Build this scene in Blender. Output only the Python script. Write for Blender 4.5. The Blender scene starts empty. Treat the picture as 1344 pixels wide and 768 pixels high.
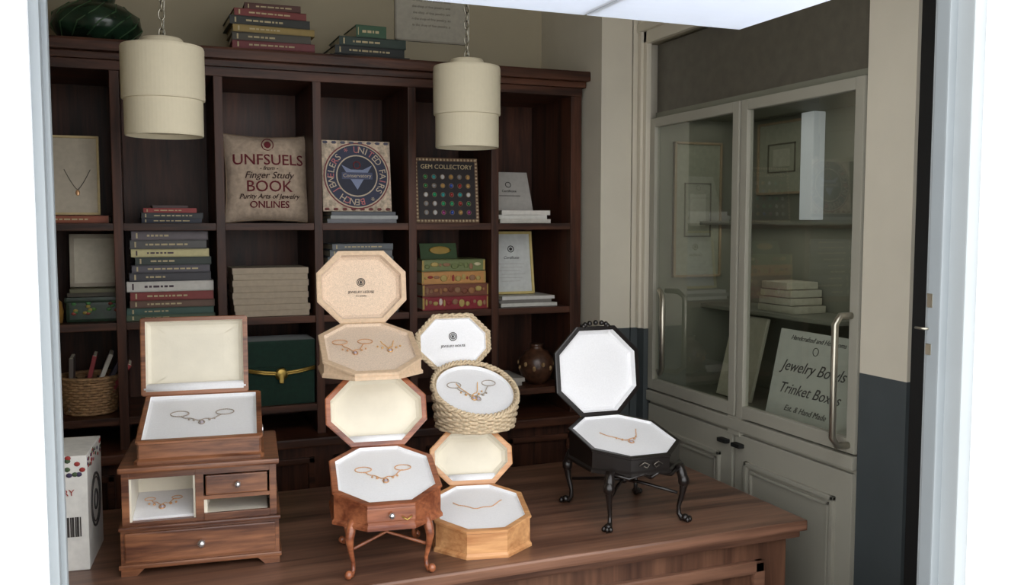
import bpy, bmesh, math, random
from mathutils import Matrix, Vector, noise
random.seed(7)
R=math.radians
I4=Matrix.Identity(4)
def T(x,y,z): return Matrix.Translation((x,y,z))
def RX(a): return Matrix.Rotation(R(a),4,'X')
def RY(a): return Matrix.Rotation(R(a),4,'Y')
def RZ(a): return Matrix.Rotation(R(a),4,'Z')
def lin(c):
    o=[]
    for v in c:
        v=v/255.0
        o.append(v/12.92 if v<=0.04045 else ((v+0.055)/1.055)**2.4)
    return (o[0],o[1],o[2],1.0)
# ---------------------------------------------------------------- materials
def base(name):
    m=bpy.data.materials.new(name); m.use_nodes=True
    nt=m.node_tree; b=nt.nodes['Principled BSDF']
    return m,nt,b
def mat(name,c,rough=0.6,metal=0.0,var=0.12,scale=30.0,bump=0.0,bscale=None,spec=0.5,sheen=0.0):
    m,nt,b=base(name)
    tc=nt.nodes.new('ShaderNodeTexCoord'); n=nt.nodes.new('ShaderNodeTexNoise')
    n.inputs['Scale'].default_value=scale; n.inputs['Detail'].default_value=4
    nt.links.new(tc.outputs['Object'],n.inputs['Vector'])
    r=nt.nodes.new('ShaderNodeValToRGB'); l=lin(c)
    r.color_ramp.elements[0].position=0.3; r.color_ramp.elements[1].position=0.7
    r.color_ramp.elements[0].color=(l[0]*(1-var),l[1]*(1-var),l[2]*(1-var),1)
    r.color_ramp.elements[1].color=(min(1,l[0]*(1+var)),min(1,l[1]*(1+var)),min(1,l[2]*(1+var)),1)
    nt.links.new(n.outputs['Fac'],r.inputs['Fac']); nt.links.new(r.outputs['Color'],b.inputs['Base Color'])
    b.inputs['Roughness'].default_value=rough; b.inputs['Metallic'].default_value=metal
    b.inputs['Specular IOR Level'].default_value=spec
    if sheen: b.inputs['Sheen Weight'].default_value=sheen
    if bump:
        n2=nt.nodes.new('ShaderNodeTexNoise'); n2.inputs['Scale'].default_value=bscale or scale
        nt.links.new(tc.outputs['Object'],n2.inputs['Vector'])
        bp=nt.nodes.new('ShaderNodeBump'); bp.inputs['Strength'].default_value=bump; bp.inputs['Distance'].default_value=0.002
        nt.links.new(n2.outputs['Fac'],bp.inputs['Height']); nt.links.new(bp.outputs['Normal'],b.inputs['Normal'])
    return m
def wood(name,c1,c2,axis='X',scale=14.0,rough=0.38,stretch=0.09,coat=0.0,spec=0.5):
    m,nt,b=base(name)
    tc=nt.nodes.new('ShaderNodeTexCoord'); mp=nt.nodes.new('ShaderNodeMapping')
    s=[1,1,1]; s['XYZ'.index(axis)]=stretch; mp.inputs['Scale'].default_value=s
    nt.links.new(tc.outputs['Object'],mp.inputs['Vector'])
    n=nt.nodes.new('ShaderNodeTexNoise'); n.inputs['Scale'].default_value=scale; n.inputs['Detail'].default_value=6
    n.inputs['Distortion'].default_value=1.6; n.inputs['Roughness'].default_value=0.62
    nt.links.new(mp.outputs['Vector'],n.inputs['Vector'])
    f=nt.nodes.new('ShaderNodeTexNoise'); f.inputs['Scale'].default_value=scale*9; f.inputs['Detail'].default_value=3
    nt.links.new(mp.outputs['Vector'],f.inputs['Vector'])
    mx=nt.nodes.new('ShaderNodeMath'); mx.operation='MULTIPLY_ADD'; mx.inputs[1].default_value=0.35
    nt.links.new(f.outputs['Fac'],mx.inputs[0]); nt.links.new(n.outputs['Fac'],mx.inputs[2])
    r=nt.nodes.new('ShaderNodeValToRGB')
    r.color_ramp.elements[0].position=0.5; r.color_ramp.elements[0].color=lin(c1)
    r.color_ramp.elements[1].position=0.86; r.color_ramp.elements[1].color=lin(c2)
    nt.links.new(mx.outputs[0],r.inputs['Fac']); nt.links.new(r.outputs['Color'],b.inputs['Base Color'])
    b.inputs['Roughness'].default_value=rough; b.inputs['Coat Weight'].default_value=coat; b.inputs['Coat Roughness'].default_value=0.15
    b.inputs['Specular IOR Level'].default_value=spec
    bp=nt.nodes.new('ShaderNodeBump'); bp.inputs['Strength'].default_value=0.12; bp.inputs['Distance'].default_value=0.001
    nt.links.new(mx.outputs[0],bp.inputs['Height']); nt.links.new(bp.outputs['Normal'],b.inputs['Normal'])
    return m
def glassmat(name):
    m=bpy.data.materials.new(name); m.use_nodes=True; nt=m.node_tree; nt.nodes.clear()
    o=nt.nodes.new('ShaderNodeOutputMaterial'); mx=nt.nodes.new('ShaderNodeMixShader')
    t=nt.nodes.new('ShaderNodeBsdfTransparent'); t.inputs['Color'].default_value=(0.86,0.89,0.85,1)
    g=nt.nodes.new('ShaderNodeBsdfGlossy'); g.inputs['Roughness'].default_value=0.02
    lw=nt.nodes.new('ShaderNodeLayerWeight'); lw.inputs['Blend'].default_value=0.5
    p=nt.nodes.new('ShaderNodeMath'); p.operation='POWER'; p.inputs[1].default_value=3.0
    q=nt.nodes.new('ShaderNodeMath'); q.operation='MULTIPLY_ADD'; q.inputs[1].default_value=0.9; q.inputs[2].default_value=0.10
    nt.links.new(lw.outputs['Facing'],p.inputs[0]); nt.links.new(p.outputs[0],q.inputs[0])
    nt.links.new(q.outputs[0],mx.inputs[0]); nt.links.new(t.outputs[0],mx.inputs[1]); nt.links.new(g.outputs[0],mx.inputs[2])
    nt.links.new(mx.outputs[0],o.inputs[0]); return m
def canvas(name,c):
    m=bpy.data.materials.new(name); m.use_nodes=True; nt=m.node_tree; nt.nodes.clear()
    o=nt.nodes.new('ShaderNodeOutputMaterial'); mx=nt.nodes.new('ShaderNodeMixShader'); mx.inputs[0].default_value=0.5
    d=nt.nodes.new('ShaderNodeBsdfDiffuse'); t=nt.nodes.new('ShaderNodeBsdfTranslucent')
    n=nt.nodes.new('ShaderNodeTexNoise'); n.inputs['Scale'].default_value=20
    r=nt.nodes.new('ShaderNodeValToRGB'); l=lin(c); r.color_ramp.elements[0].color=(l[0]*.97,l[1]*.97,l[2]*.97,1); r.color_ramp.elements[1].color=l
    nt.links.new(n.outputs['Fac'],r.inputs['Fac']); nt.links.new(r.outputs['Color'],d.inputs['Color']); nt.links.new(r.outputs['Color'],t.inputs['Color'])
    nt.links.new(d.outputs[0],mx.inputs[1]); nt.links.new(t.outputs[0],mx.inputs[2]); nt.links.new(mx.outputs[0],o.inputs[0]); return m
def emis(name,c,s):
    m,nt,b=base(name); b.inputs['Emission Color'].default_value=lin(c); b.inputs['Emission Strength'].default_value=s
    b.inputs['Base Color'].default_value=lin(c); return m
_mc={}
def C(c,rough=0.6):
    k=(tuple(c),rough)
    if k not in _mc: _mc[k]=mat('paint_%d_%d_%d'%tuple(c),c,rough,var=0.07,scale=60)
    return _mc[k]
SHELFX=wood('shelf_wood_h',(40,22,15),(96,58,40),'X',10,0.45,spec=.3)
SHELFZ=wood('shelf_wood_v',(36,20,14),(88,52,36),'Z',10,0.45,spec=.3)
TABLE=wood('table_wood',(66,43,34),(138,100,80),'X',9,0.32,0.06)
TABLEZ=wood('table_wood_v',(68,44,34),(122,86,66),'Z',9,0.4,0.06)
CHEST=wood('walnut_red',(78,43,28),(158,104,70),'X',16,0.36,0.1,0.15)
ROSE=wood('rosewood',(104,52,32),(176,108,72),'X',18,0.3,0.1,0.3)
HONEY=wood('honey_maple',(172,116,72),(220,168,116),'X',16,0.32,0.1,0.25)
BLACK=mat('black_lacquer',(24,19,17),0.28,var=0.2)
CREAM=mat('cream_satin',(226,219,201),0.8,var=0.03,bump=0.1,bscale=200,sheen=0.2)
WHITE=mat('white_velvet',(236,236,238),0.9,var=0.03,scale=300,bump=0.5,bscale=900,sheen=0.3)
PEACH=mat('peach_velvet',(226,202,178),0.9,var=0.16,scale=420,bump=0.5,bscale=900,sheen=0.3)
TAN=mat('tan_leatherette',(208,180,150),0.6,var=0.1,scale=120,bump=0.3)
WALL=mat('wall_plaster',(176,166,142),0.85,var=0.04,scale=5)
WALLW=mat('trim_paint',(208,201,184),0.6,var=0.04,scale=6)
CABP=mat('cabinet_paint',(158,155,142),0.5,var=0.04,scale=6)
CABI=mat('cabinet_interior',(124,124,110),0.6,var=0.08,scale=6)
DADO=mat('dado_paint',(66,72,74),0.6,var=0.08,scale=8)
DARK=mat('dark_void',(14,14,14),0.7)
OUTW=mat('white_render',(246,248,250),0.7,var=0.02,scale=8,bump=0.2,bscale=40)
FRAMEM=mat('window_paint',(142,149,153),0.5,var=0.03,scale=8)
FRAMEL=mat('window_paint_light',(162,168,171),0.5,var=0.03,scale=8)
LAMP=mat('lamp_linen',(218,208,182),0.8,var=0.015,scale=90)
GOLD=mat('gold',(232,186,124),0.3,0.6,var=0.05)
ROSEG=mat('rose_gold',(220,172,128),0.32,0.6,var=0.05)
BRASS=mat('brass',(196,166,90),0.35,.85,var=0.1)
STEEL=mat('brushed_steel',(180,175,160),0.3,.9,var=0.05)
CHROME=mat('silver',(220,220,222),0.2,.9,var=0.03)
GLASS=glassmat('cabinet_glass')
WICK=mat('wicker',(200,180,150),0.75,var=0.25,scale=160,bump=0.4)
WICKD=mat('wicker_brown',(166,130,92),0.75,var=0.35,scale=120,bump=0.4)
PAPER=mat('paper',(228,226,218),0.8,var=0.02)
PAPERD=mat('paper_aged',(202,202,192),0.8,var=0.04)
PAGES=mat('page_block',(214,204,180),0.85,var=0.12,scale=200)
INK=mat('ink',(60,56,54),0.8)
GREENV=mat('green_velvet',(14,48,36),0.85,var=0.2,scale=60,sheen=0.3)
# ---------------------------------------------------------------- mesh builder
class MB:
    def __init__(s,name): s.name=name; s.bm=bmesh.new(); s.mats=[]
    def mi(s,m):
        if m not in s.mats: s.mats.append(m)
        return s.mats.index(m)
    def add(s,vs,fs,m,M=I4,smooth=False):
        bv=[s.bm.verts.new(M@Vector(v)) for v in vs]
        ms=m if isinstance(m,list) else None
        for i,f in enumerate(fs):
            try: fc=s.bm.faces.new([bv[k] for k in f])
            except ValueError: continue
            fc.material_index=s.mi(ms[i] if ms else m); fc.smooth=smooth
    def box(s,c,sz,m,bev=0.0,M=I4):
        t=bmesh.new(); bmesh.ops.create_cube(t,size=1.0)
        for v in t.verts: v.co=Vector((v.co.x*sz[0]+c[0],v.co.y*sz[1]+c[1],v.co.z*sz[2]+c[2]))
        if bev: bmesh.ops.bevel(t,geom=list(t.edges),offset=bev,segments=2,affect='EDGES',profile=0.7)
        s.merge(t,m,M)
    def bb(s,x0,x1,y0,y1,z0,z1,m,bev=0.0,M=I4):
        s.box(((x0+x1)/2,(y0+y1)/2,(z0+z1)/2),(x1-x0,y1-y0,z1-z0),m,bev,M)
    def merge(s,t,m,M=I4,smooth=False):
        t.verts.index_update()
        vs=[v.co.copy() for v in t.verts]; fs=[[v.index for v in f.verts] for f in t.faces]
        s.add(vs,fs,m,M,smooth); t.free()
    def loft(s,loops,ms,c0=None,c1=None,M=I4,smooth=False):
        n=len(loops[0]); vs=[]; fs=[]; mm=[]
        for l in loops: vs+=l
        for i in range(len(loops)-1):
            for k in range(n):
                a=i*n+k; b=i*n+(k+1)%n
                fs.append([a,b,b+n,a+n]); mm.append(ms[i] if isinstance(ms,list) else ms)
        if c0: fs.append(list(range(n))[::-1]); mm.append(c0)
        if c1: fs.append([ (len(loops)-1)*n+k for k in range(n)]); mm.append(c1)
        s.add(vs,fs,mm,M,smooth)
    def lathe(s,prof,m,seg=32,M=I4,smooth=True,c0=None,c1=None):
        loops=[[(r*math.cos(2*math.pi*k/seg),r*math.sin(2*math.pi*k/seg),z) for k in range(seg)] for r,z in prof]
        s.loft(loops,m,c0,c1,M,smooth)
    def sph(s,c,r,m,seg=10,M=I4):
        if not isinstance(r,(tuple,list)): r=(r,r,r)
        n=max(4,seg//2+1)
        loops=[]
        for i in range(n+1):
            a=-math.pi/2+math.pi*i/n; cr=max(math.cos(a),1e-3)
            loops.append([(c[0]+r[0]*cr*math.cos(2*math.pi*k/seg),c[1]+r[1]*cr*math.sin(2*math.pi*k/seg),c[2]+r[2]*math.sin(a)) for k in range(seg)])
        s.loft(loops,m,m,m,M,True)
    def tube(s,pts,rad,m,seg=8,closed=False,M=I4):
        P=[Vector(p) for p in pts]; n=len(P)
        if not isinstance(rad,(list,tuple)): rad=[rad]*n
        loops=[]; prev=None
        for i in range(n):
            if closed: t=P[(i+1)%n]-P[i-1]
            else: t=P[min(i+1,n-1)]-P[max(i-1,0)]
            t.normalize()
            if prev is None:
                u=t.cross(Vector((0,0,1)))
                if u.length<0.05: u=t.cross(Vector((0,1,0)))
            else: u=prev-t*prev.dot(t)
            u.normalize(); prev=u; w=t.cross(u)
            loops.append([tuple(P[i]+(u*math.cos(2*math.pi*k/seg)+w*math.sin(2*math.pi*k/seg))*rad[i]) for k in range(seg)])
        if closed: loops.append(loops[0]); s.loft(loops,m,None,None,M,True)
        else: s.loft(loops,m,m,m,M,True)
    def ring(s,c,r,t,m,M=I4,seg=20,axis='Z',ry=None):
        ry=ry or r; pts=[]
        for k in range(seg):
            a=2*math.pi*k/seg; x=r*math.cos(a); y=ry*math.sin(a)
            pts.append({'Z':(c[0]+x,c[1]+y,c[2]),'Y':(c[0]+x,c[1],c[2]+y),'X':(c[0],c[1]+x,c[2]+y)}[axis])
        s.tube(pts,t,m,6,True,M)
    def text(s,body,size,m,M=I4,ext=0.0004,fn=None,sx=1.0,shear=0.0):
        cu=bpy.data.curves.new('t','FONT'); cu.body=body; cu.size=size; cu.align_x='CENTER'; cu.align_y='CENTER'; cu.extrude=ext; cu.resolution_u=3; cu.shear=shear
        ob=bpy.data.objects.new('t',cu); bpy.context.scene.collection.objects.link(ob)
        dg=bpy.context.evaluated_depsgraph_get(); me=bpy.data.meshes.new_from_object(ob.evaluated_get(dg))
        vs=[Vector((v.co.x*sx,v.co.y,v.co.z)) for v in me.vertices]; fs=[list(p.vertices) for p in me.polygons]
        if fn: vs=[fn(v) for v in vs]
        s.add(vs,fs,m,M)
        bpy.data.objects.remove(ob); bpy.data.curves.remove(cu); bpy.data.meshes.remove(me)
    def done(s,M=I4,recalc=True):
        if recalc: bmesh.ops.recalc_face_normals(s.bm,faces=list(s.bm.faces))
        me=bpy.data.meshes.new(s.name); s.bm.to_mesh(me); s.bm.free()
        for m in s.mats: me.materials.append(m)
        o=bpy.data.objects.new(s.name,me); bpy.context.scene.collection.objects.link(o); o.matrix_world=M
        return o
FRONT=RX(90)   # text plane facing -Y
# ---------------------------------------------------------------- room
def simple(name,x0,x1,y0,y1,z0,z1,m,bev=0.0):
    cx,cy,cz=(x0+x1)/2,(y0+y1)/2,(z0+z1)/2
    b=MB(name); b.bb(x0-cx,x1-cx,y0-cy,y1-cy,z0-cz,z1-cz,m,bev); return b.done(T(cx,cy,cz))
FLOORM=wood('floor_boards',(70,54,44),(112,90,74),'X',6,0.5)
PAVE=mat('pavement',(190,188,184),0.9,var=0.12,scale=4)
simple('floor',-0.7,2.1,1.175,3.4,-0.05,0,FLOORM)
simple('ground_pavement',-6,8,-8,1.17,-0.06,-0.01,PAVE)
simple('ceiling',-0.8,2.2,1.175,3.4,2.7,2.78,WALL)
simple('wall_back',-0.8,1.44,3.28,3.4,0,2.7,WALL)
simple('wall_left',-0.8,-0.7,1.25,3.28,0,2.7,WALL)
b=MB('wall_pier'); b.bb(1.44,1.555,2.78,3.4,1.09,2.7,WALLW); b.bb(1.44,1.555,2.78,3.4,0,1.09,DADO); b.done()
def two(name,x0,x1,y0,y1,ma,mb_):
    b=MB(name); b.bb(x0,x1,y0,y1,1.09,2.7,ma); b.bb(x0,x1,y0,y1,0,1.09,mb_); b.done()
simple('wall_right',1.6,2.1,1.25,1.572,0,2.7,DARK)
two('wall_right',1.6,2.1,1.582,1.73,WALLW,DADO)
two('wall_right',1.56,2.1,2.78,3.4,WALLW,DADO)
simple('wall_right',1.6,2.1,1.735,2.775,2.055,2.7,WALL)
simple('wall_right',2.05,2.1,1.735,2.775,0,2.05,WALL)
b=MB('trim_1')
b.bb(1.585,1.605,2.735,2.78,1.09,2.12,WALLW,0.004); b.bb(1.575,1.60,2.755,2.775,1.09,2.14,WALLW,0.004)
b.bb(1.585,1.605,2.735,2.78,0,1.09,DADO)
b.bb(1.585,1.605,1.73,2.78,2.05,2.11,WALLW,0.004); b.bb(1.57,1.602,1.73,2.78,2.09,2.12,WALLW,0.006)
b.done()
simple('wall_front',-2.2,-0.112,1.175,1.25,0,3.0,OUTW); simple('wall_front',1.345,3.6,1.175,1.25,0,3.0,OUTW)
simple('wall_front',-0.112,1.345,1.175,1.25,2.36,3.0,OUTW); simple('wall_front',-0.112,1.345,1.175,1.25,0,0.64,OUTW)
b=MB('window_1')
b.bb(-0.124,-0.101,1.19,1.265,0.65,2.35,FRAMEM,0.003); b.bb(-0.118,-0.095,1.215,1.235,0.65,2.35,FRAMEM,0.003)
b.bb(1.318,1.35,1.18,1.265,0.65,2.35,FRAMEL,0.003); b.bb(1.300,1.33,1.215,1.245,0.65,2.35,FRAMEM,0.003)
b.bb(-0.10,1.32,1.19,1.26,2.32,2.36,FRAMEM,0.003); b.bb(-0.10,1.32,1.16,1.26,0.64,0.67,FRAMEM,0.003)
b.bb(1.2985,1.308,1.232,1.244,1.215,1.235,STEEL,.001); b.bb(1.2985,1.308,1.232,1.244,1.30,1.325,STEEL,.001)
b.tube([(1.309,1.24,1.262),(1.292,1.24,1.262),(1.292,1.262,1.262)],0.0022,STEEL)
b.done()
AWN=canvas('awning_canvas',(236,241,250))
b=MB('awning')
b.bb(-0.08,0.593,0.88,1.2,1.745,1.7465,AWN); b.bb(0.597,0.857,0.88,1.2,1.745,1.7465,AWN); b.bb(0.588,0.602,0.88,1.19,1.7465,1.76,FRAMEM)
for x in (-0.07,0.595,0.85): b.tube([(x,0.9,1.755),(x,1.13,2.38)],0.008,FRAMEM); b.tube([(x,1.195,1.747),(x,1.195,2.318)],0.004,FRAMEM)
b.done()
# ---------------------------------------------------------------- display cabinet (right)
b=MB('glazed_display_cabinet')
X=1.60
b.bb(1.98,2.04,1.74,2.73,0.01,2.04,CABI); b.bb(1.62,1.98,1.74,1.755,0.88,1.8,CABI); b.bb(1.62,1.98,2.715,2.73,0.88,1.8,CABI)
b.bb(1.62,1.98,1.74,2.73,0.84,0.885,CABI); b.bb(1.62,1.98,1.74,2.73,1.8,1.82,CABI)
b.bb(1.78,1.98,1.755,2.715,1.445,1.457,CABI); b.bb(1.80,1.98,2.05,2.715,1.16,1.172,CABI)
b.bb(1.625,1.64,1.74,2.73,1.8,2.045,mat('transom_panel',(92,88,78),0.4))
def door(y0,y1,z0,z1,w=0.03):
    b.bb(X,X+0.022,y0,y0+w,z0,z1,CABP,0.003); b.bb(X,X+0.022,y1-w,y1,z0,z1,CABP,0.003)
    b.bb(X,X+0.022,y0+w,y1-w,z0,z0+w*1.2,CABP,0.003); b.bb(X,X+0.022,y0+w,y1-w,z1-w,z1,CABP,0.003)
    b.add([(X+.012,y0+w*.8,z0+w*.8),(X+.012,y1-w*.8,z0+w*.8),(X+.012,y1-w*.8,z1-w*.8),(X+.012,y0+w*.8,z1-w*.8)],[[0,1,2,3]],GLASS)
door(2.235,2.732,0.885,1.8); door(1.74,2.225,0.885,1.8)
b.bb(X-0.004,X+0.02,2.2,2.26,0.83,0.885,CABP,0.003)
b.bb(X-0.006,X+0.03,1.74,2.732,0.845,0.88,CABP,0.004)
b.bb(X+0.012,X+0.03,1.74,2.732,0.02,0.845,CABP)
for (y0,y1) in ((1.745,2.225),(2.24,2.725)):
    b.bb(X,X+0.014,y0,y1,0.06,0.835,CABP,0.003)
    for k,(o,t) in enumerate(((0.055,0.012),(0.077,0.008))):
        a0,a1,c0,c1=y0+o,y1-o,0.13+o-0.055,0.765-(o-0.055)
        for q in ((a0,a0+t,c0,c1),(a1-t,a1,c0,c1),(a0,a1,c0,c0+t),(a0,a1,c1-t,c1)):
            b.bb(X-0.010+k*0.003,X+0.002,q[0],q[1],q[2],q[3],CABP,0.002)
for y in (2.2,2.27): b.bb(X-0.02,X,y-0.02,y+0.02,0.80,0.812,DARK,0.003)
def dh(y,z0,z1,px,dy):
    pts=[(X,y,z0),(X-px*0.7,y+dy*.6,z0),(X-px,y+dy,z0+0.02),(X-px,y+dy,(z0+z1)/2),(X-px,y+dy,z1-0.02),(X-px*0.7,y+dy*.6,z1),(X,y,z1)]
    b.tube(pts,0.0088,STEEL,10)
dh(1.762,0.905,1.225,0.045,0.005); dh(2.66,0.955,1.225,0.03,-0.07)
b.bb(1.93,1.975,2.31,2.37,1.46,1.795,emis('reflection_glow',(196,200,202),0.3),.004)  # glowing bar stands in for a pale reflection on the door glass
b.done()
def area(name,loc,sx,sy,e,rot=(0,0,0),col=(1,.97,.9)):
    l=bpy.data.lights.new(name,'AREA'); l.shape='RECTANGLE'; l.size=sx; l.size_y=sy; l.energy=e; l.color=col
    o=bpy.data.objects.new(name,l); bpy.context.scene.collection.objects.link(o); o.location=loc; o.rotation_euler=rot
area('cabinet_fill',(1.78,2.24,1.795),.2,.9,.36); area('cabinet_fill',(1.88,2.24,1.435),.1,.9,.28)  # added fill lights that brighten the cabinet interior, no real fittings
def inside_frame(M,w,h,inner=True):
    b=MB('picture_frame'); fm=C((150,132,106))
    b.bb(-0.004,0.006,-w/2,w/2,-h/2,h/2,C((148,148,130)))
    for q in ((-w/2,-w/2+.008,-h/2,h/2),(w/2-.008,w/2,-h/2,h/2),(-w/2,w/2,-h/2,-h/2+.008),(-w/2,w/2,h/2-.008,h/2)):
        b.bb(-0.010,0.006,q[0],q[1],q[2],q[3],fm,0.002)
    iw,ih=w*.28,h*.2 
    for q in ((-iw,-iw+.004,-ih,ih),(iw-.004,iw,-ih,ih),(-iw,iw,-ih,-ih+.004),(-iw,iw,ih-.004,ih)): b.bb(-0.007,-0.003,q[0],q[1],q[2],q[3],C((100,96,80)))
    b.bb(-0.006,-0.003,-iw*.6,iw*.6,-ih*.6,ih*.6,C((170,168,150)))
    b.done(M)
inside_frame(T(1.972,2.51,1.665),.25,.24)
inside_frame(T(1.772,2.706,1.495)@RZ(90),.19,.46)
b=MB('lettered_sign')
b.bb(0,0.008,-0.185,0.185,0,0.26,PAPERD,0.001)
LM=RZ(-90)@FRONT
INK2=C((74,72,70))
for s_,sz,z in (('Handcrafted and Heirlooms',0.02,0.238),('Jewelry Bowls',0.046,0.155),('Trinket Boxes',0.044,0.09),('Est. & Hand Made',0.024,0.035)):
    b.text(s_,sz,INK2,T(-0.0008,.02,z)@LM,shear=.45)
b.ring((-0.001,.02,0.208),0.011,0.001,INK2,axis='X')
b.done(T(1.70,2.035,0.886)@RY(12))
b=MB('stacked_papers')
for i in range(4): b.bb(-0.06,0.06,-0.09+0.008*(i%2)+.01*i,0.09-0.006*i,0.024*i,0.024*i+0.022,C((178,174,156)),0.002)
b.done(T(1.90,2.36,1.1725))
b=MB('jewelry_easel_panel'); b.bb(-0.006,0.006,-0.09,0.09,0,0.27,C((190,186,166)),0.003); b.done(T(1.76,2.46,0.887)@RY(14))
# ---------------------------------------------------------------- bookshelf
XS=[-0.65,-0.355,-0.061,0.223,0.515,0.819,1.105,1.405]
b=MB('bookshelf'); FY=2.9; BY=3.26
b.bb(XS[0]-.02,XS[-1]+.02,BY-0.015,BY,0.0,1.93,SHELFZ)
for i,x in enumerate(XS):
    w=0.013 if 0<i<7 else 0.02
    b.bb(x-w,x+w,FY,BY-0.015,0.78,1.9,SHELFZ,0.002)
for z in (1.45,1.16,0.88):
    for i in range(7): b.bb(XS[i]+0.013,XS[i+1]-0.013,FY+0.004,BY-0.015,z-0.022,z,SHELFX,0.002)
b.bb(XS[0]-.02,XS[-1]+.02,FY-0.006,BY,1.885,1.915,SHELFX,0.003)
b.bb(XS[0]-.03,XS[-1]+.028,FY-0.022,BY,1.912,1.935,SHELFX,0.006)
b.bb(XS[0]-.03,XS[-1]+.034,FY-0.045,BY,1.932,1.966,SHELFX,0.008)
b.bb(XS[0]-.02,XS[-1]+.02,FY-0.03,BY-0.015,0.0,0.76,SHELFZ); b.bb(XS[0]-.03,XS[-1]+.03,FY-0.06,BY-0.015,0.755,0.785,SHELFX,0.006)
for i in range(7):
    a,c=XS[i]+.03,XS[i+1]-.03
    for q in ((a,a+.02,.12,.72),(c-.02,c,.12,.72),(a,c,.12,.14),(a,c,.70,.72)): b.bb(q[0],q[1],FY-0.042,FY-0.028,q[2],q[3],SHELFX,0.003)
b.done()
# ---------------------------------------------------------------- counter table
b=MB('wooden_display_table')
x0,x1,y0,y1=-0.62,1.444,1.715,2.42
b.bb(x0,x1,y0,y1,0.724,0.75,TABLE,0.006); b.bb(x0+.012,x1-.012,y0+.012,y1-.012,0.706,0.726,TABLE,0.005)
b.bb(x0+.035,x1-.035,y0+.035,y1-.035,0.06,0.708,TABLEZ)
b.bb(x0+.02,x1-.02,y0+.02,y1-.02,0,0.08,TABLE,0.006)
for (a,c) in ((-0.52,0.08),(0.16,0.72),(0.8,1.34)):
    for q in ((a,a+.03,.14,.66),(c-.03,c,.14,.66),(a,c,.14,.17),(a,c,.63,.66)): b.bb(q[0],q[1],y0+.02,y0+.037,q[2],q[3],TABLE,0.005)
    b.bb(a+.06,c-.06,y0+.028,y0+.037,.2,.6,TABLEZ,0.004)
for q in ((1.79,1.82,.14,.66),(2.31,2.34,.14,.66),(1.79,2.34,.14,.17),(1.79,2.34,.63,.66)): b.bb(x1-.037,x1-.02,q[0],q[1],q[2],q[3],TABLE,0.005)
b.done()
# ---------------------------------------------------------------- pendant lamps
def lamp(x,y,zb,r,h):
    b=MB('pendant_lamp')
    prof=[(0.001,0.012),(r*0.88,0.012),(r*0.91,0.0),(r*0.935,0.0),(r*0.945,0.004),(r*0.945,h*0.40),(r*0.99,h*0.405),(r,h*0.42),(r,h*0.975),(r*0.98,h),(r*0.5,h*1.015),(r*0.5,h*1.075),(r*0.46,h*1.095),(r*0.12,h*1.11),(0.001,h*1.11)]
    b.lathe(prof,LAMP,64,smooth=False)
    top=h*1.11; L=2.7-zb; z=top+0.01; i=0
    b.lathe([(0.004,top-.004),(0.008,top+0.002),(0.004,top+.01)],STEEL,12,c0=STEEL,c1=STEEL)
    while z<L-0.02:
        b.ring((0,0,z),0.007,0.0018,STEEL,seg=12,axis='X' if i%2 else 'Y',ry=0.0135); z+=0.022; i+=1
    b.tube([(0.003,0.002,top),(0.008,0.004,top+0.1),(-0.006,0.002,L-0.1),(0,0,L-0.01)],0.0014,C((190,186,175)))
    b.lathe([(0.001,L-0.03),(0.03,L-0.02),(0.045,L-0.0005),(0.001,L-0.0005)],LAMP,24)
    b.done(T(x,y,zb))
lamp(0.060,2.43,1.662,0.097,0.215)
lamp(0.902,2.60,1.672,0.099,0.235)
# ---------------------------------------------------------------- books
def book(b,w,d,h,c,M,label=True,gold=False):
    cv=C(c,0.5); t=min(0.003,h*0.12)
    b.bb(-w/2+.003,w/2-.003,0.003,d-.004,t,h-t,PAGES,0,M)
    b.bb(-w/2,w/2,0,d,0,t,cv,0,M); b.bb(-w/2,w/2,0,d,h-t,h,cv,0,M); b.bb(-w/2,w/2,0,0.003,0,h,cv,0.0008,M)
    if label and h>0.012:
        lum=sum(c)/3; lc=C((190,174,134)) if lum<120 else C((70,50,60))
        n=random.randint(4,9); x=-w*0.3
        hh=h*0.2
        for k in range(n):
            l=random.uniform(0.005,0.02)
            if x+l>w*0.36: break
            b.bb(x,x+l,-0.0006,0.001,h/2-hh/2,h/2+hh/2,lc,0,M); x+=l+0.004
        b.bb(-w*0.44,-w*0.42,-0.0006,0.001,h*.2,h*.8,lc,0,M)
def stack(name,xc,y,z,items,d=0.17,M2=I4,label=True,jit=1.0):
    b=MB(name); zz=0
    for it in items:
        w,h,c=it[:3]; jx=random.uniform(-.008,.008)*jit; jy=random.uniform(0,.01)*jit; a=random.uniform(-2.5,2.5)*jit
        book(b,w,d,h,c,T(jx,jy,zz)@RZ(a),label); zz+=h
    b.done(T(xc,y,z)@M2); return zz
hs=[.016,.018,.02,.024,.028,.024,.02,.022,.022,.024,.024]
ws=[.25,.245,.24,.235,.245,.23,.22,.215,.22,.215,.215]
cs=[(70,88,66),(60,90,80),(106,78,62),(136,54,50),(212,208,200),(60,58,64),(84,80,88),(40,52,44),(200,190,138),(84,82,80),(96,86,90)]
stack('book_stack',0.081,2.935,1.16,[(ws[i],hs[i]*1.1,cs[i]) for i in range(11)])
stack('book_stack',0.085,2.95,1.45,[(.17,.014,(28,36,54)),(.175,.017,(26,30,34)),(.15,.014,(150,46,44)),(.1,.008,(60,26,26))])
stack('book_stack',0.395,2.98,1.966,[(.26,.022,(188,110,80)),(.25,.024,(120,40,44)),(.24,.026,(70,64,50)),(.25,.022,(150,126,64)),(.245,.026,(34,36,30)),(.22,.022,(120,44,40)),(.17,.02,(80,40,30))])
stack('book_stack',0.71,2.98,1.966,[(.26,.024,(24,30,30)),(.23,.028,(26,32,30)),(.22,.03,(34,54,44)),(.10,.04,(50,86,60))])
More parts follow.
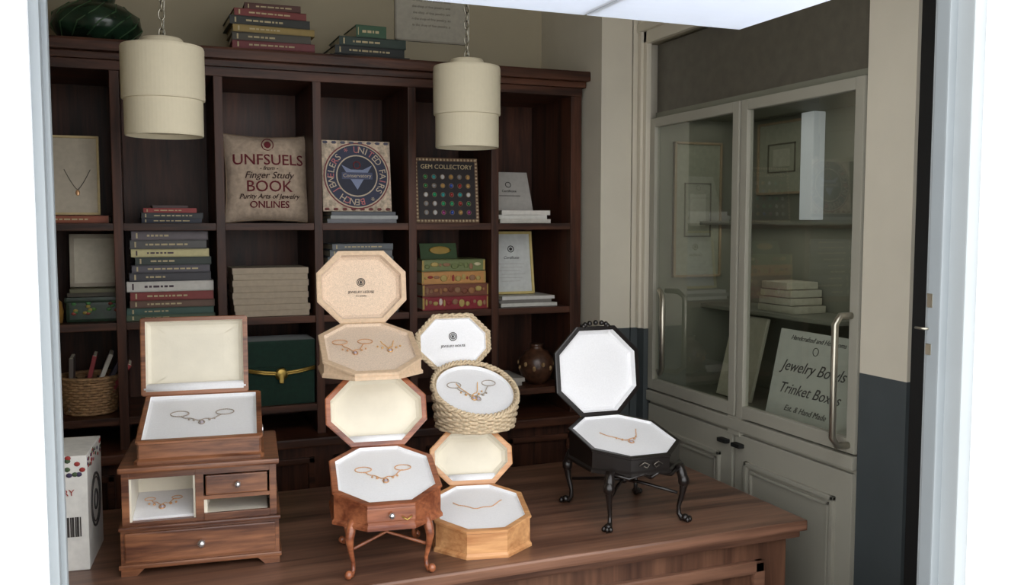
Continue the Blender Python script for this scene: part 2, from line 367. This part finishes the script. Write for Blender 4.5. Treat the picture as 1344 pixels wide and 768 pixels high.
stack('book_stack',0.672,2.94,1.45,[(.225,.013,(120,120,124)),(.22,.012,(170,172,170)),(.21,.012,(86,90,96))],label=False)
stack('book_stack',0.665,2.94,1.16,[(.22,.028,(80,84,88)),(.215,.026,(60,64,66)),(.22,.028,(90,94,96)),(.215,.026,(60,62,62)),(.22,.024,(96,100,104)),(.21,.026,(66,72,74)),(.215,.024,(88,94,96)),(.205,.022,(110,112,116)),(.2,.02,(100,106,110))])
b=MB('decorated_book_stack'); zz=0
for w,h,c,c2 in ((.235,.045,(140,34,44),(220,200,190)),(.235,.042,(120,66,44),(160,110,70)),(.225,.042,(196,140,78),(150,50,40)),(.22,.04,(110,120,70),(210,200,160))):
    M=T(random.uniform(-.006,.006),0,zz)@RZ(random.uniform(-2,2)); book(b,w,0.17,h,c,M,False)
    x=-w*.46
    while x<w*.42:
        l=random.uniform(.008,.03); hh=h*random.uniform(.25,.6); zc=h*random.uniform(.4,.6)
        b.sph((x+l/2,0,zc),(l/2,.0012,hh/2),C(random.choice([c2,(180,156,90),(150,110,80),c])),8,M); x+=l*.9+.003
    b.bb(-w*.5,-w*.47,-.0006,.001,.004,h-.004,C((180,150,80)),0,M); b.bb(w*.47,w*.5,-.0006,.001,.004,h-.004,C((180,150,80)),0,M)
    zz+=h
b.bb(-.07,.06,-.002,.0,0,.055,C((52,74,40)),0,T(-.03,.06,zz)@RX(-20)); b.bb(-.07,.06,0,.012,0,.055,C((120,50,34)),0.001,T(-.03,.06,zz)@RX(-20))
b.sph((0,-.003,.03),(.04,.001,.014),C((160,130,60)),10,T(-.03,.06,zz)@RX(-20))
b.done(T(0.972,2.935,1.16))
b=MB('gift_box_stack'); zz=0
for i in range(4):
    g=C((178,162,140)); M=T(random.uniform(-.004,.004),0,zz)
    b.bb(-.113,.113,.002,.17,0,.02,g,0.001,M); b.bb(-.116,.116,0,.172,.018,.0375,g,0.002,M); zz+=.038
b.done(T(0.372,2.935,1.16))
# ---------------------------------------------------------------- cushion
b=MB('embroidered_cushion')
W,H=0.27,0.285
LIN=mat('cushion_linen',(184,164,144),0.9,var=0.16,scale=70,bump=0.6,bscale=60)
def th(x,y):
    u=min(1,abs(x)/(W/2)); v=min(1,abs(y)/(H/2))
    return 0.042*((1-u**3)*(1-v**3))**0.5
def outl(x,y):
    u=x/(W/2); v=y/(H/2); return (x*(1-0.07*(1-v*v)*0.9*abs(u)**2),y*(1-0.07*(1-u*u)*abs(v)**2))
N=22; vs=[]; fs=[]
for sgn in (1,-1):
    o=len(vs)
    for j in range(N+1):
        for i in range(N+1):
            x=(i/N-.5)*W; y=(j/N-.5)*H; z=th(x,y)*sgn+0.0018*sgn*math.sin(i*1.3+j*.9)
            ox,oy=outl(x,y); vs.append((ox,oy,z))
    for j in range(N):
        for i in range(N):
            a=o+j*(N+1)+i; fs.append([a,a+1,a+N+2,a+N+1])
CM=T(0,0,H/2)@FRONT
b.add(vs,fs,LIN,CM,True)
pts=[]
for k in range(4*N):
    s_=k//N; q=(k%N)/N-.5
    x,y=[(q,-.5),(.5,q),(-q,.5),(-.5,-q)][s_]; x,y=outl(x*W,y*H); pts.append((x,y,0))
b.tube(pts,0.0025,C((130,108,86)),6,True,CM)
MAR=C((104,34,42),0.9); DKT=C((66,46,42),0.9)
def pf(oy):
    def f(v): return Vector((v.x,v.y+oy,th(v.x,v.y+oy)+0.0022+v.z))
    return f
for s_,sz,oy,mm,sh in (('UNFSUELS',.048,.052,MAR,0),('- from -',.018,.026,DKT,.3),('Finger Study',.03,.003,DKT,.3),('BOOK',.05,-.033,MAR,0),('Purity Arts of Jewelry',.021,-.064,DKT,.3),('ONLINES',.03,-.09,MAR,0)):
    b.text(s_,sz,mm,CM,fn=pf(oy),ext=0.0008,shear=sh)
    b.text(s_,sz,mm,CM@T(.0007,.0003,0),fn=pf(oy),ext=0.0008,shear=sh)
b.ring((0,.103,th(0,.103)+.002),.018,.0015,MAR,CM); b.sph((0,.103,th(0,.103)+.001),(.011,.011,.002),MAR,10,CM)
b.done(T(0.380,3.03,1.4505)@RX(-8))
# ---------------------------------------------------------------- round emblem plaque
b=MB('emblem_plaque')
NV=C((44,48,74)); TNN=C((200,184,160)); RD=C((120,46,52))
M=T(0,0,.115)@FRONT
b.box((0,0,0),(.225,.23,.012),mat('plaque_pattern',(198,180,158),0.7,var=0.4,scale=90),.002,M)
def disc(r,z,m,seg=40): b.lathe([(r,z-.002),(r,z)],m,seg,M,False,c1=m)
disc(.108,.0075,RD); disc(.104,.0082,TNN); disc(.1,.0089,NV); disc(.068,.0096,TNN); disc(.064,.0103,C((30,34,54)))
txt='UNITED FAIRS * BENCH JEWELERS * '
for i,ch in enumerate(txt):
    a=90-i*360/len(txt)
    if ch!=' ': b.text(ch,.03,TNN if i%3 else C((190,110,110)),M@RZ(a)@T(.084,0,.0094)@RZ(-90))
b.add([(-.05,.035,.0108),(0,-.045,.0108),(.05,.035,.0108),(.02,.02,.0108),(-.02,.02,.0108)],[[0,1,2,3,4]],C((130,140,170)),M)
b.box((0,.0,.011),(.1,.022,.002),C((70,76,104)),0,M); b.text('Conservatory',.0165,TNN,M@T(0,0,.0125))
b.ring((0,.035,.011),.011,.002,RD,M)
for k in range(8): b.sph((-.1+.0285*k,-.108,.007),(.009,.005,.002),C((120,60,60)),6,M); b.sph((-.1+.0285*k,.108,.007),(.009,.005,.002),C((90,90,110)),6,M)
b.done(T(0.655,2.975,1.4875)@RX(-6))
# ---------------------------------------------------------------- gemstone board
b=MB('gemstone_display_board')
M=T(0,0,.11)@FRONT; BD=C((34,26,28))
b.box((0,0,0),(.225,.22,.01),C((120,92,70)),.002,M); b.box((0,0,.004),(.2,.195,.008),BD,.001,M)
for k in range(18):
    q=-.103+k*.0121
    for p in ((q,.103),(q,-.103),(.106,q),(-.106,q)): b.sph((p[0],p[1],.006),(.004,.004,.002),C((206,186,150)),6,M)
b.text('GEM COLLECTORY',.021,C((210,190,150)),M@T(0,.078,.009))
gc=[(150,150,150),(50,120,70),(50,80,160),(150,50,50),(190,150,90),(50,150,150),(210,210,210),(150,60,120),(40,150,100)]
gms=[mat('gem',g,0.12,var=0.2) for g in gc]
for j in range(5):
    for i in range(6):
        x=-.075+i*.03; y=.045-j*.03
        b.ring((x,y,.008),.0078,.001,C((140,116,90)),M,12); b.sph((x,y,.008),(.007,.008,.005),random.choice(gms),8,M)
b.done(T(0.960,2.97,1.4502)@RX(-6))
# ---------------------------------------------------------------- frames & certificates
def frame(name,w,h,fm,inner,M,fn=None,t=.012):
    b=MB(name)
    b.bb(-w/2+t*.5,w/2-t*.5,-.004,.008,t*.5,h-t*.5,inner)
    for q in ((-w/2,-w/2+t,0,h),(w/2-t,w/2,0,h),(-w/2,w/2,0,t),(-w/2,w/2,h-t,h)): b.bb(q[0],q[1],-.01,.01,q[2],q[3],fm,.002)
    if fn: fn(b)
    b.done(M)
def neck(b):
    b.tube([(.025+.035*(k/9),-.006,.075+.06*abs(k/9)**1.3) for k in range(-9,10)],.001,INK,6)
    b.sph((.025,-.006,.066),(.006,.002,.009),ROSEG,8)
frame('framed_necklace',.17,.235,C((196,176,130)),C((184,174,156)),T(-.195,3.0,1.473)@RX(-7),neck,t=.007)
stack('book_stack',-.18,2.95,1.45,[(.2,.022,(150,80,54))])
stack('book_stack',-.13,2.95,1.16+.075,[(.15,.012,(60,54,40)),(.14,.011,(90,88,60))],label=False)
frame('photo_frame',.14,.16,C((150,140,124)),C((176,168,150)),T(-.13,3.02,1.16+.0985)@RX(-10))
b=MB('painted_tin')
TIN=mat('tin_green',(30,48,32),0.35,var=0.5,scale=40)
b.bb(-.075,.075,-.05,.11,0,.06,TIN,.01); b.bb(-.078,.078,-.053,.113,.058,.0745,TIN,.006)
for k in range(16): b.sph((random.uniform(-.065,.065),-.051,random.uniform(.01,.06)),(.007,.002,.005),C(random.choice([(130,50,40),(150,130,60),(80,120,50),(60,110,60)])),8)
b.done(T(-.135,3.0,1.16))
b=MB('wooden_jar'); b.lathe([(.001,0),(.03,0),(.034,.03),(.03,.06),(.02,.07),(.001,.075)],C((150,110,50)),20); b.done(T(-.25,2.97,1.16))
def cert(b,w,h,y=-.0055):
    b.ring((0,y,h*.72),.011,.0016,INK,axis='Y'); b.sph((0,y,h*.72),(.006,.001,.006),INK,8)
    b.text('Certificate',.014,INK,T(0,y,h*.58)@FRONT,shear=.3)
    for k in range(6): b.bb(-w*.3+.01*(k%2),w*.3-.01*(k%3),y,y+.001,h*(.48-.055*k),h*(.48-.055*k)+.0012,C((176,172,166)))
frame('framed_certificate',.165,.225,C((206,186,120)),C((206,208,204)),T(1.225,3.04,1.197)@RX(-9),lambda b:cert(b,.165,.225),t=.009)
stack('paper_stack',1.245,2.95,1.16,[(.21,.012,(206,204,196)),(.2,.012,(120,116,110)),(.2,.012,(208,206,200))],label=False)
stack('paper_stack',1.235,2.95,1.45,[(.19,.014,(214,210,200)),(.185,.014,(214,212,204)),(.18,.016,(220,216,208))],label=False)
b=MB('certificate_booklet'); b.bb(-.08,.08,0,.008,0,.15,C((176,172,166)),.001)
b.ring((0,-.0008,.1),.01,.0014,INK,axis='Y'); b.text('Certificate',.013,INK,T(0,-.0008,.075)@FRONT); b.bb(-.04,.04,-.0006,.001,.056,.058,INK)
b.done(T(1.215,3.02,1.4945)@RX(-24))
stack('paper_stack',1.18,2.96,.88,[(.11,.014,(176,170,160)),(.11,.014,(186,180,170))],label=False)
b=MB('wall_certificate'); b.bb(-.137,.137,-.006,.0,0,.3,C((186,181,166)),.002)
for q in ((-.137,-.131,0,.3),(.131,.137,0,.3),(-.137,.137,0,.006)): b.bb(q[0],q[1],-.01,-.004,q[2],q[3],C((160,154,140)))
for k in range(9): b.text('in the shop of fine jewelry, antique goods'[k:k+30],.0125,C((130,122,110)),T(0,-.0068,.06+.022*k)@FRONT)
b.done(T(1.0,3.279,2.105))
b=MB('round_pottery_vase')
VM=mat('vase_glaze',(76,50,36),0.3,var=0.5,scale=60)
b.lathe([(.001,0),(.03,0),(.05,.02),(.064,.055),(.06,.09),(.042,.115),(.024,.124),(.022,.135),(.027,.142),(.02,.14),(.018,.12),(.001,.11)],VM,32)
for k in range(12):
    a=k*math.pi/6; b.sph((.062*math.cos(a),.062*math.sin(a),.06+.014*(k%2)),(.007,.007,.009),C((150,120,80)),8)
b.done(T(1.295,2.99,.88))
b=MB('green_glass_vase')
GV=mat('green_glaze',(30,50,36),0.2,var=0.6,scale=18)
b.lathe([(.001,0),(.05,0),(.1,.02),(.125,.055),(.12,.09),(.08,.12),(.05,.13),(.055,.15),(.045,.145),(.04,.13),(.001,.12)],GV,36)
for k in range(14): a=k*math.pi/7; b.tube([(.1*math.cos(a),.1*math.sin(a),.02),(.126*math.cos(a+.3),.126*math.sin(a+.3),.055),(.12*math.cos(a+.7),.12*math.sin(a+.7),.09),(.08*math.cos(a+1.),.08*math.sin(a+1.),.12)],.002,C((56,90,54)),6)
b.done(T(-.105,3.03,1.966))
b=MB('green_velvet_box')
b.bb(-.105,.105,0,.14,0,.2,GREENV,.005); b.bb(-.107,.107,-.004,.144,.12,.205,GREENV,.006)
b.tube([(-.106,-.006,.118),(-.05,-.008,.108),(0,-.009,.103),(.05,-.008,.108),(.106,-.006,.118)],.004,BRASS,8)
b.tube([(-.106,-.006,.112),(-.05,-.008,.102),(0,-.009,.097),(.05,-.008,.102),(.106,-.006,.112)],.003,BRASS,8)
b.lathe([(.001,0),(.018,0),(.02,.003),(.012,.006),(.001,.007)],BRASS,20,T(0,-.008,.1)@RX(90)); b.box((0,-.012,.085),(.014,.006,.03),BRASS,.003)
b.done(T(.394,2.92,.88))
# ---------------------------------------------------------------- baskets
def wick(b,zt,zb,rb,rt,rows,m,t=.004,seg=48,M=I4,sx=1.0):
    for j in range(rows+1):
        f=j/rows; pts=[]
        for k in range(seg*2):
            a=math.pi*k/seg; r=rb+(rt-rb)*f+0.0022*(1 if (k//2+j)%2 else -1)
            y=math.sin(a)*r; z=zb+f*(zt(y)-zb); pts.append((math.cos(a)*r*sx,y,z))
        b.tube(pts,t,m,5,True,M)
b=MB('wicker_basket')
wick(b,lambda y:.105,.006,.068,.084,12,WICKD,.0052,30)
b.lathe([(.001,.003),(.066,.003),(.08,.1)],C((70,50,34)),24,c0=C((70,50,34)))
for r_ in (.082,.09): b.ring((0,0,.112),r_,.005,WICKD,seg=30)
for x,c,a,h in ((-.04,(90,80,74),2,.16),(-.012,(130,40,44),14,.17),(.006,(196,190,180),22,.18),(.02,(60,54,70),28,.17),(.034,(150,50,54),34,.16)):
    b.bb(-.006,.006,-.05,.05,0,h,C(c),.001,T(x-.012,0,.012)@RY(a)); b.bb(-.004,.004,-.048,.051,.003,h+.001,PAGES,0,T(x-.012,0,.012)@RY(a))
b.done(T(-.155,3.02,.8805))
b=MB('printed_carton_box')
b.bb(-.06,.06,-.09,.09,0,.235,C((222,220,214)),.002)
RDC=C((150,50,44))
for k in range(26): b.sph((-.055+.11*random.random(),-.0905,.195+.036*random.random()),(.006,.001,.005),random.choice([RDC,C((70,90,60)),C((60,50,80))]),6)
for k in range(30): b.sph((.0605,-.085+.17*random.random(),.205+.026*random.random()),(.001,.006,.004),random.choice([RDC,C((70,90,60)),C((60,50,80))]),6)
b.ring((.061,0,.12),.055,.0022,INK,axis='X'); b.ring((.061,0,.12),.046,.0012,INK,axis='X'); b.ring((.061,0,.12),.02,.002,INK,axis='X')
for k in range(14): b.bb(.005+k*.003,.0062+k*.003+.001*(k%3),-.0912,-.089,.07,.11,INK)
b.text('JEWELRY',.018,RDC,T(0,-.0912,.16)@FRONT)
for k in range(5): b.bb(-.04,.0,-.0912,-.089,.03+.009*k,.032+.009*k,INK)
b.done(T(-.165,2.1,.7505)@RZ(-6))
# ---------------------------------------------------------------- jewelry boxes
def octp(w,d,c,zf):
    p=[(-(w/2-c),-d/2),((w/2-c),-d/2),(w/2,-(d/2-c)),(w/2,(d/2-c)),((w/2-c),d/2),(-(w/2-c),d/2),(-w/2,(d/2-c)),(-w/2,-(d/2-c))]
    return [(x,y,zf(y)) for x,y in p]
def tray(b,w,d,c,z0,hf,hb,wd,ln,rim=.010,rec=.010,flare=.004):
    zt=lambda y: z0+hf+(y+d/2)/d*(hb-hf)
    k=.586
    L=[octp(w+2*flare,d+2*flare,c+flare*k,lambda y:z0),octp(w+2*flare,d+2*flare,c+flare*k,lambda y:z0+.006),octp(w,d,c,lambda y:z0+.011),
       octp(w,d,c,lambda y:zt(y)-.007),octp(w+.006,d+.006,c+.003*k,lambda y:zt(y)-.005),octp(w+.006,d+.006,c+.003*k,lambda y:zt(y)-.001),octp(w+.002,d+.002,c,lambda y:zt(y)),
       octp(w-2*rim,d-2*rim,c-rim*k,lambda y:zt(y)),octp(w-2*rim-.002,d-2*rim-.002,c-rim*k,lambda y:zt(y)-rec*.6),octp(w-2*rim-.012,d-2*rim-.012,c-rim*k-.003,lambda y:zt(y)-rec+.003),octp(w*.5,d*.5,c*.5,lambda y:zt(y)-rec+.004)]
    b.loft(L,[wd]*7+[ln]*3,wd,ln)
    tilt=math.degrees(math.atan2(hb-hf,d))
    return T(0,0,(zt(0)-rec+.0045))@RX(tilt), zt(d/2)
def lid(b,w,l,c,th_,lean,hy,hz,wd,ln,rim=.009,roll=None,emblem=None,dx=0,hc=0.0):
    M=T(dx,hy,hz)@RX(-lean)@T(0,0,l/2)@RX(90)
    k=.586; z=lambda v:(lambda y:v)
    L=[octp(w*.80,l*.80,c*.8,z(-th_)),octp(w*.92,l*.92,c*.92,z(-th_+.003)),octp(w,l,c,z(-th_+.011)),octp(w,l,c,z(-.006)),octp(w+.005,l+.003,c,z(-.005)),octp(w+.005,l+.003,c,z(-.001)),octp(w,l,c,z(0)),
       octp(w-2*rim,l-2*rim,c-rim*k,z(0)),octp(w-2*rim-.006,l-2*rim-.006,c-rim*k-.001,z(-th_*.55)),octp(w-2*rim-.02,l-2*rim-.02,c-rim*k-.006,z(-th_*.7)),octp(w*.55,l*.55,c*.55,z(-th_*.66))]
    b.loft(L,[wd]*7+[ln]*3,wd,ln,M)
    if roll:
        b.tube([(-w/2+c*.9,-l/2+.014,-th_*.35),(0,-l/2+.014,-th_*.33),(w/2-c*.9,-l/2+.014,-th_*.35)],.011,roll,12,M=M)
    if emblem:
        b.ring((0,.012,-th_*.66+.001),.0095,.001,INK,M,16); b.ring((0,.012,-th_*.66+.001),.006,.001,INK,M,12); b.sph((0,.012,-th_*.66),(.003,.0045,.001),INK,8,M)
        b.text(emblem,.0085,INK,M@T(0,-.012,-th_*.66+.0012)); b.text('fine jewelry',.0055,INK,M@T(0,-.021,-th_*.66+.0012))
    return M
def cab_leg(b,x,y,h,m,out=.016,claw=False,s=1.0):
    r=math.hypot(x,y); dx,dy=x/r,y/r
    P=[(0,h+.01,.013),(.008,h*.9,.0145),(.013,h*.74,.0125),(.009,h*.52,.0085),(.001,h*.28,.0062),(.001,h*.14,.0068),(.009,h*.06,.009),(.016,.009,.009)]
    b.tube([(x+dx*a,y+dy*a,z) for a,z,_ in P],[q[2]*s for q in P],m,10)
    b.sph((x+dx*.017,y+dy*.017,.0095),(.012*s,.012*s,.0092),m,10)
    if claw:
        for k in (-1,0,1):
            a=math.atan2(dy,dx)+k*.7
            b.sph((x+dx*.016+math.cos(a)*.012,y+dy*.016+math.sin(a)*.012,.007),(.006,.006,.0068),m,8)
        b.sph((x+dx*.012,y+dy*.012,h*.78),(.014,.014,.018),m,8)
def jewel(name,M,w=.12,drop=.045,m=ROSEG,loops=True,pend=True,bead=.0013,lp=1.0):
    b=MB(name); pts=[]
    n=60
    if loops:
        for k in range(26):
            a=-math.pi*.5+2*math.pi*k/25
            pts.append((-w/2-.004+.017*lp*math.cos(a),.014*lp+.012*lp*math.sin(a)))
    for k in range(n+1):
        t=-1+2*k/n; pts.append((t*w/2, -drop*(1-t*t)+.002+.003*math.sin(9*t)))
    if loops:
        for k in range(26):
            a=-math.pi*.5+2*math.pi*k/25
            pts.append((w/2+.004+.017*lp*math.cos(a),.014*lp+.012*lp*math.sin(a)))
    out=[]; acc=0
    for i in range(len(pts)-1):
        p,q=Vector(pts[i]),Vector(pts[i+1]); L=(q-p).length
        while acc<L:
            out.append(p+(q-p)*(acc/L)); acc+=bead*2.1
        acc-=L
    for p in out: b.sph((p[0],p[1],bead),bead,m,6)
    b.tube([(p[0],p[1],bead) for p in pts],bead*.4,m,5)
    if pend:
        y=-drop+.002
        b.ring((0,y-.004,.0016),.0022,.0007,m,seg=10); b.ring((0,y-.014,.0018),.006,.0013,m,seg=14,ry=.008)
        b.sph((0,y-.014,.002),(.004,.0058,.0025),mat('gem_stone',(190,180,192),0.1),8)
        for s_ in (-1,1): b.sph((s_*.016,-drop*.9-.002,.002),(.003,.004,.0022),m,8); b.sph((s_*.026,-drop*.7-.002,.002),(.0024,.003,.002),m,8)
    b.done(M)
# ---- A chest
b=MB('tiered_jewelry_chest')
w,d=.305,.27
for sx in (-1,1):
    for sy in (-1,1): b.loft([[ (sx*(w/2-.0),sy*d/2,.02),(sx*(w/2-.05),sy*d/2,.02),(sx*(w/2-.05),sy*(d/2-.04),.02),(sx*(w/2),sy*(d/2-.04),.02)],[(sx*(w/2),sy*d/2,0),(sx*(w/2-.03),sy*d/2,0),(sx*(w/2-.03),sy*(d/2-.03),0),(sx*(w/2),sy*(d/2-.03),0)]],CHEST,CHEST,CHEST)
b.bb(-w/2,w/2,-d/2,d/2,.018,.094,CHEST,.003); b.bb(-w/2-.004,w/2+.004,-d/2-.004,d/2,.014,.024,CHEST,.003)
b.bb(-w/2+.008,w/2-.008,-d/2-.005,-d/2+.003,.028,.088,CHEST,.003)
b.sph((0,-d/2-.014,.058),.0085,CHROME,12); b.tube([(0,-d/2,.058),(0,-d/2-.012,.058)],.004,CHROME)
b.bb(-w/2-.003,w/2+.003,-d/2-.004,d/2,.092,.1,CHEST,.003)
z0,z1=.1,.206; fy=-d/2+.006
b.bb(-w/2+.004,w/2-.004,.0,d/2,z0,z1,CHEST)
b.bb(-w/2+.004,-w/2+.018,fy,.001,z0,z1,CHEST,.001); b.bb(w/2-.018,w/2-.004,fy,.001,z0,z1,CHEST,.001); b.bb(-.010,.006,fy,.001,z0,z1,CHEST,.001)
b.bb(-w/2+.018,-.010,fy,.001,z1-.012,z1,CHEST); b.bb(.006,w/2-.018,fy,.001,z1-.012,z1,CHEST); b.bb(.006,w/2-.018,fy,.001,.142,.15,CHEST)
b.bb(-w/2+.018,-.010,fy,.001,z0,z0+.006,CHEST)
b.bb(.010,w/2-.022,fy-.006,-.02,.152,.192,CHEST,.002); b.sph((.072,fy-.014,.172),.007,CHROME,12)
b.bb(-w/2+.018,-.010,-.006,.0,z0,z1-.012,CREAM); b.bb(-w/2+.018,-w/2+.022,fy+.004,0,z0,z1-.012,CREAM); b.bb(-.014,-.010,fy+.004,0,z0,z1-.012,CREAM)
b.bb(-w/2+.022,-.014,-.118,.0,.0,.006,WHITE,.002,T(0,.0,.128)@RX(11))
b.bb(.006,w/2-.018,-.006,0,z0,.142,CREAM); b.bb(.010,w/2-.022,fy+.004,0,z0,z0+.012,CREAM,.002); b.bb(.006,.012,fy+.004,0,z0,.142,CREAM)
b.bb(.006,w/2-.018,fy-.003,fy+.004,z0,z0+.014,CHEST,.001)
b.bb(-w/2-.002,w/2+.002,-d/2,d/2,z1,z1+.012,CHEST,.004)
padA,zA=tray(b,.24,.22,.004,z1+.012,.046,.1,CHEST,WHITE,.008,.012,.006)
lid(b,.224,.172,.004,.03,6,.108,zA,CHEST,CREAM,.008,roll=WHITE,dx=-.018)
b.ring((.124,-.02,z1+.05),.009,.002,CHROME,axis='X')
MA=T(.110,2.055,.75)@RZ(-6); b.done(MA)
jewel('bracelet',MA@padA@T(0,.008,0),.085,.02,mat('old_silver',(175,162,150),.35,.6),pend=True,lp=1.1)
jewel('necklace',MA@T(-.078,0,.128)@RX(11)@T(0,-.05,.006),.045,.018,ROSEG,bead=.001,lp=.6)
# ---- octagonal boxes
def octbox(name,loc,rz,w,d,c,z0,hf,hb,wd,ln,lw,ll,lc,lth,lean,llin,roll=None,emblem=None,legs=None,rim=.010,extra=None,ldx=0):
    b=MB(name); pad,zt=tray(b,w,d,c,z0,hf,hb,wd,ln,rim)
    lid(b,lw,ll,lc,lth,lean,d/2-.004,zt,wd,llin,roll=roll,emblem=emblem,dx=ldx)
    for s_ in (-1,1): b.tube([(s_*w*.2-.01,d/2,zt),(s_*w*.2+.01,d/2,zt)],.003,BRASS)
    if legs: legs(b)
    if extra: extra(b)
    M=T(*loc)@RZ(rz); b.done(M); return M@pad,M
def legsC(b):
    for sx in (-1,1):
        for sy in (-1,1): cab_leg(b,sx*.072,sy*.092,.106,ROSE,s=.68)
    for sy in (-1,1):
        b.tube([(-.075,sy*.09,.055),(0,sy*.03,.066),(.075,sy*.09,.055)],.0035,ROSE,8)
    b.tube([(0,-.03,.066),(0,.03,.066)],.004,ROSE,8)
    b.box((0,-.126,.132),(.095,.006,.028),ROSE,.002); b.sph((0,-.137,.132),.0065,CHROME,10)
    b.tube([(.02,-.133,.128),(.03,-.136,.122),(.04,-.133,.128)],.0015,BRASS)
padC,MC=octbox('octagonal_jewelry_box',(.456,1.848,.75),-8,.215,.255,.062,.102,.052,.108,ROSE,WHITE,.22,.162,.054,.035,22,CREAM,roll=WHITE,legs=legsC)
jewel('necklace',padC@T(0,.012,0),.075,.028,ROSEG)
padB,MB_=octbox('octagonal_jewelry_box',(.478,2.065,1.1115),-6,.216,.25,.062,0,.016,.10,TAN,PEACH,.21,.172,.053,.03,8,PEACH,emblem='JEWELRY HOUSE')
jewel('necklace',padB@T(-.035,.02,0),.05,.032,ROSEG); jewel('necklace',padB@T(.045,.03,0),.03,.035,GOLD,loops=False)
padE,ME=octbox('octagonal_jewelry_box',(.678,1.88,.75),-12,.205,.238,.06,0,.06,.092,HONEY,WHITE,.19,.128,.045,.035,20,CREAM,roll=WHITE)
jewel('necklace',padE@T(0,.03,0),.11,.034,ROSEG,loops=False,pend=False)
def legsF(b):
    for sx in (-1,1):
        for sy in (-1,1): cab_leg(b,sx*.09,sy*.105,.125,BLACK,claw=True,s=.82)
    for sy in (-1,1):
        b.tube([(-.09,sy*.1,.065),(-.03,sy*.03,.078),(0,0,.08)],.0042,BLACK,8); b.tube([(.09,sy*.1,.065),(.03,sy*.03,.078),(0,0,.08)],.0042,BLACK,8)
    b.sph((0,0,.08),.010,BLACK,10)
    for s_ in (-1,1):
        b.tube([(s_*.03,-.133,.148),(s_*.018,-.135,.156),(s_*.006,-.136,.15),(s_*.012,-.136,.143),(s_*.02,-.135,.147)],.0014,mat('dull_pewter',(110,104,96),.4,.7))
        b.tube([(s_*.09,-.11,.13),(s_*.055,-.128,.119),(s_*.02,-.131,.128),(0,-.132,.118)],.004,BLACK)
    for k in range(7): a=math.pi*k/6; b.sph((.034*math.cos(a),.160,.437+.009*math.sin(a)),.007,BLACK,8)
padF,MF=octbox('ornate_black_jewelry_box',(1.070,1.935,.75),-1,.232,.26,.066,.125,.044,.088,BLACK,WHITE,.230,.225,.064,.03,8,WHITE,legs=legsF,rim=.008)
jewel('necklace',padF@T(0,.03,0),.1,.055,ROSEG,loops=False)
# ---- D wicker
b=MB('wicker_jewelry_basket'); r_=.106
zt=lambda y:.040+(y+r_)/(2*r_)*.1
wick(b,zt,.005,.092,.103,8,WICK,.0042,32)
def rl(r,f,dz=0): return [(r*math.cos(2*math.pi*k/40),r*math.sin(2*math.pi*k/40),.002+f*(zt(r*math.sin(2*math.pi*k/40))-.002)+dz) for k in range(40)]
b.loft([rl(.09,0),rl(.099,1,-.003),rl(.093,1,0),rl(.091,1,-.008),rl(.04,1,-.007)],[WICK,WICK,WHITE,WHITE],WICK,WHITE)
for ph in (0,math.pi):
    pts=[]
    for k in range(160):
        a=2*math.pi*k/160; q=a*30+ph; rr=.102+.0035*math.cos(q); y=rr*math.sin(a); pts.append((rr*math.cos(a),y,zt(y)+.003+.0035*math.sin(q)))
    b.tube(pts,.0034,WICK,5,True)
ll,lw=.135,.185
LM_=T(-.02,.103,zt(.1)-.012)@RX(-8)@T(0,0,ll/2)@RX(90)
def oc(wd_,l_,c_,z): return octp(wd_,l_,c_,lambda y:z)
b.loft([oc(lw*.8,ll*.8,.04,-.02),oc(lw,ll,.045,-.012),oc(lw,ll,.045,0),oc(lw-.016,ll-.016,.04,0),oc(lw-.022,ll-.022,.038,-.006),oc(lw*.6,ll*.6,.03,-.005)],[WICK]*3+[WHITE]*2,WICK,WHITE,LM_)
o=octp(lw,ll,.045,lambda y:0); per=[]
for i in range(8):
    p,q=Vector(o[i]),Vector(o[(i+1)%8])
    for k in range(14): per.append(p+(q-p)*(k/14))
for ph in (0,math.pi):
    b.tube([(p.x*(1+.035*math.cos(i*1.2+ph)),p.y*(1+.035*math.cos(i*1.2+ph)),.0035*math.sin(i*1.2+ph)) for i,p in enumerate(per)],.0034,WICK,5,True,LM_)
b.ring((0,.014,-.003),.01,.001,INK,LM_,16); b.ring((0,.014,-.003),.006,.001,INK,LM_,12); b.sph((0,.014,-.004),(.003,.004,.001),INK,8,LM_); b.text('JEWELRY HOUSE',.0085,INK,LM_@T(0,-.01,-.0035))
MD=T(.734,2.065,.961)@RZ(-2); b.done(MD)
pD=MD@T(0,0,zt(0)-.0065)@RX(math.degrees(math.atan2(.1,.212)))
jewel('necklace',pD@T(.0,.018,0),.08,.035,mat('dark_silver',(180,168,154),.35,.6)); jewel('necklace',pD@T(-.01,.035,.001),.055,.05,GOLD,loops=False)
# ---------------------------------------------------------------- light & camera
w_=bpy.data.worlds.new('World'); bpy.context.scene.world=w_; w_.use_nodes=True
nt=w_.node_tree; bg=nt.nodes['Background']
bg.inputs['Color'].default_value=(0.98,0.985,0.99,1); bg.inputs['Strength'].default_value=3.25
sc=bpy.context.scene
sc.view_settings.view_transform='Standard'
cam=bpy.data.cameras.new('Camera'); co=bpy.data.objects.new('Camera',cam); sc.collection.objects.link(co)
cam.sensor_width=36; cam.lens=36*1208/1344; cam.clip_start=0.02
co.location=(0,0,1.45); co.rotation_euler=(R(90-4.31),0,R(-21.9)); sc.camera=co
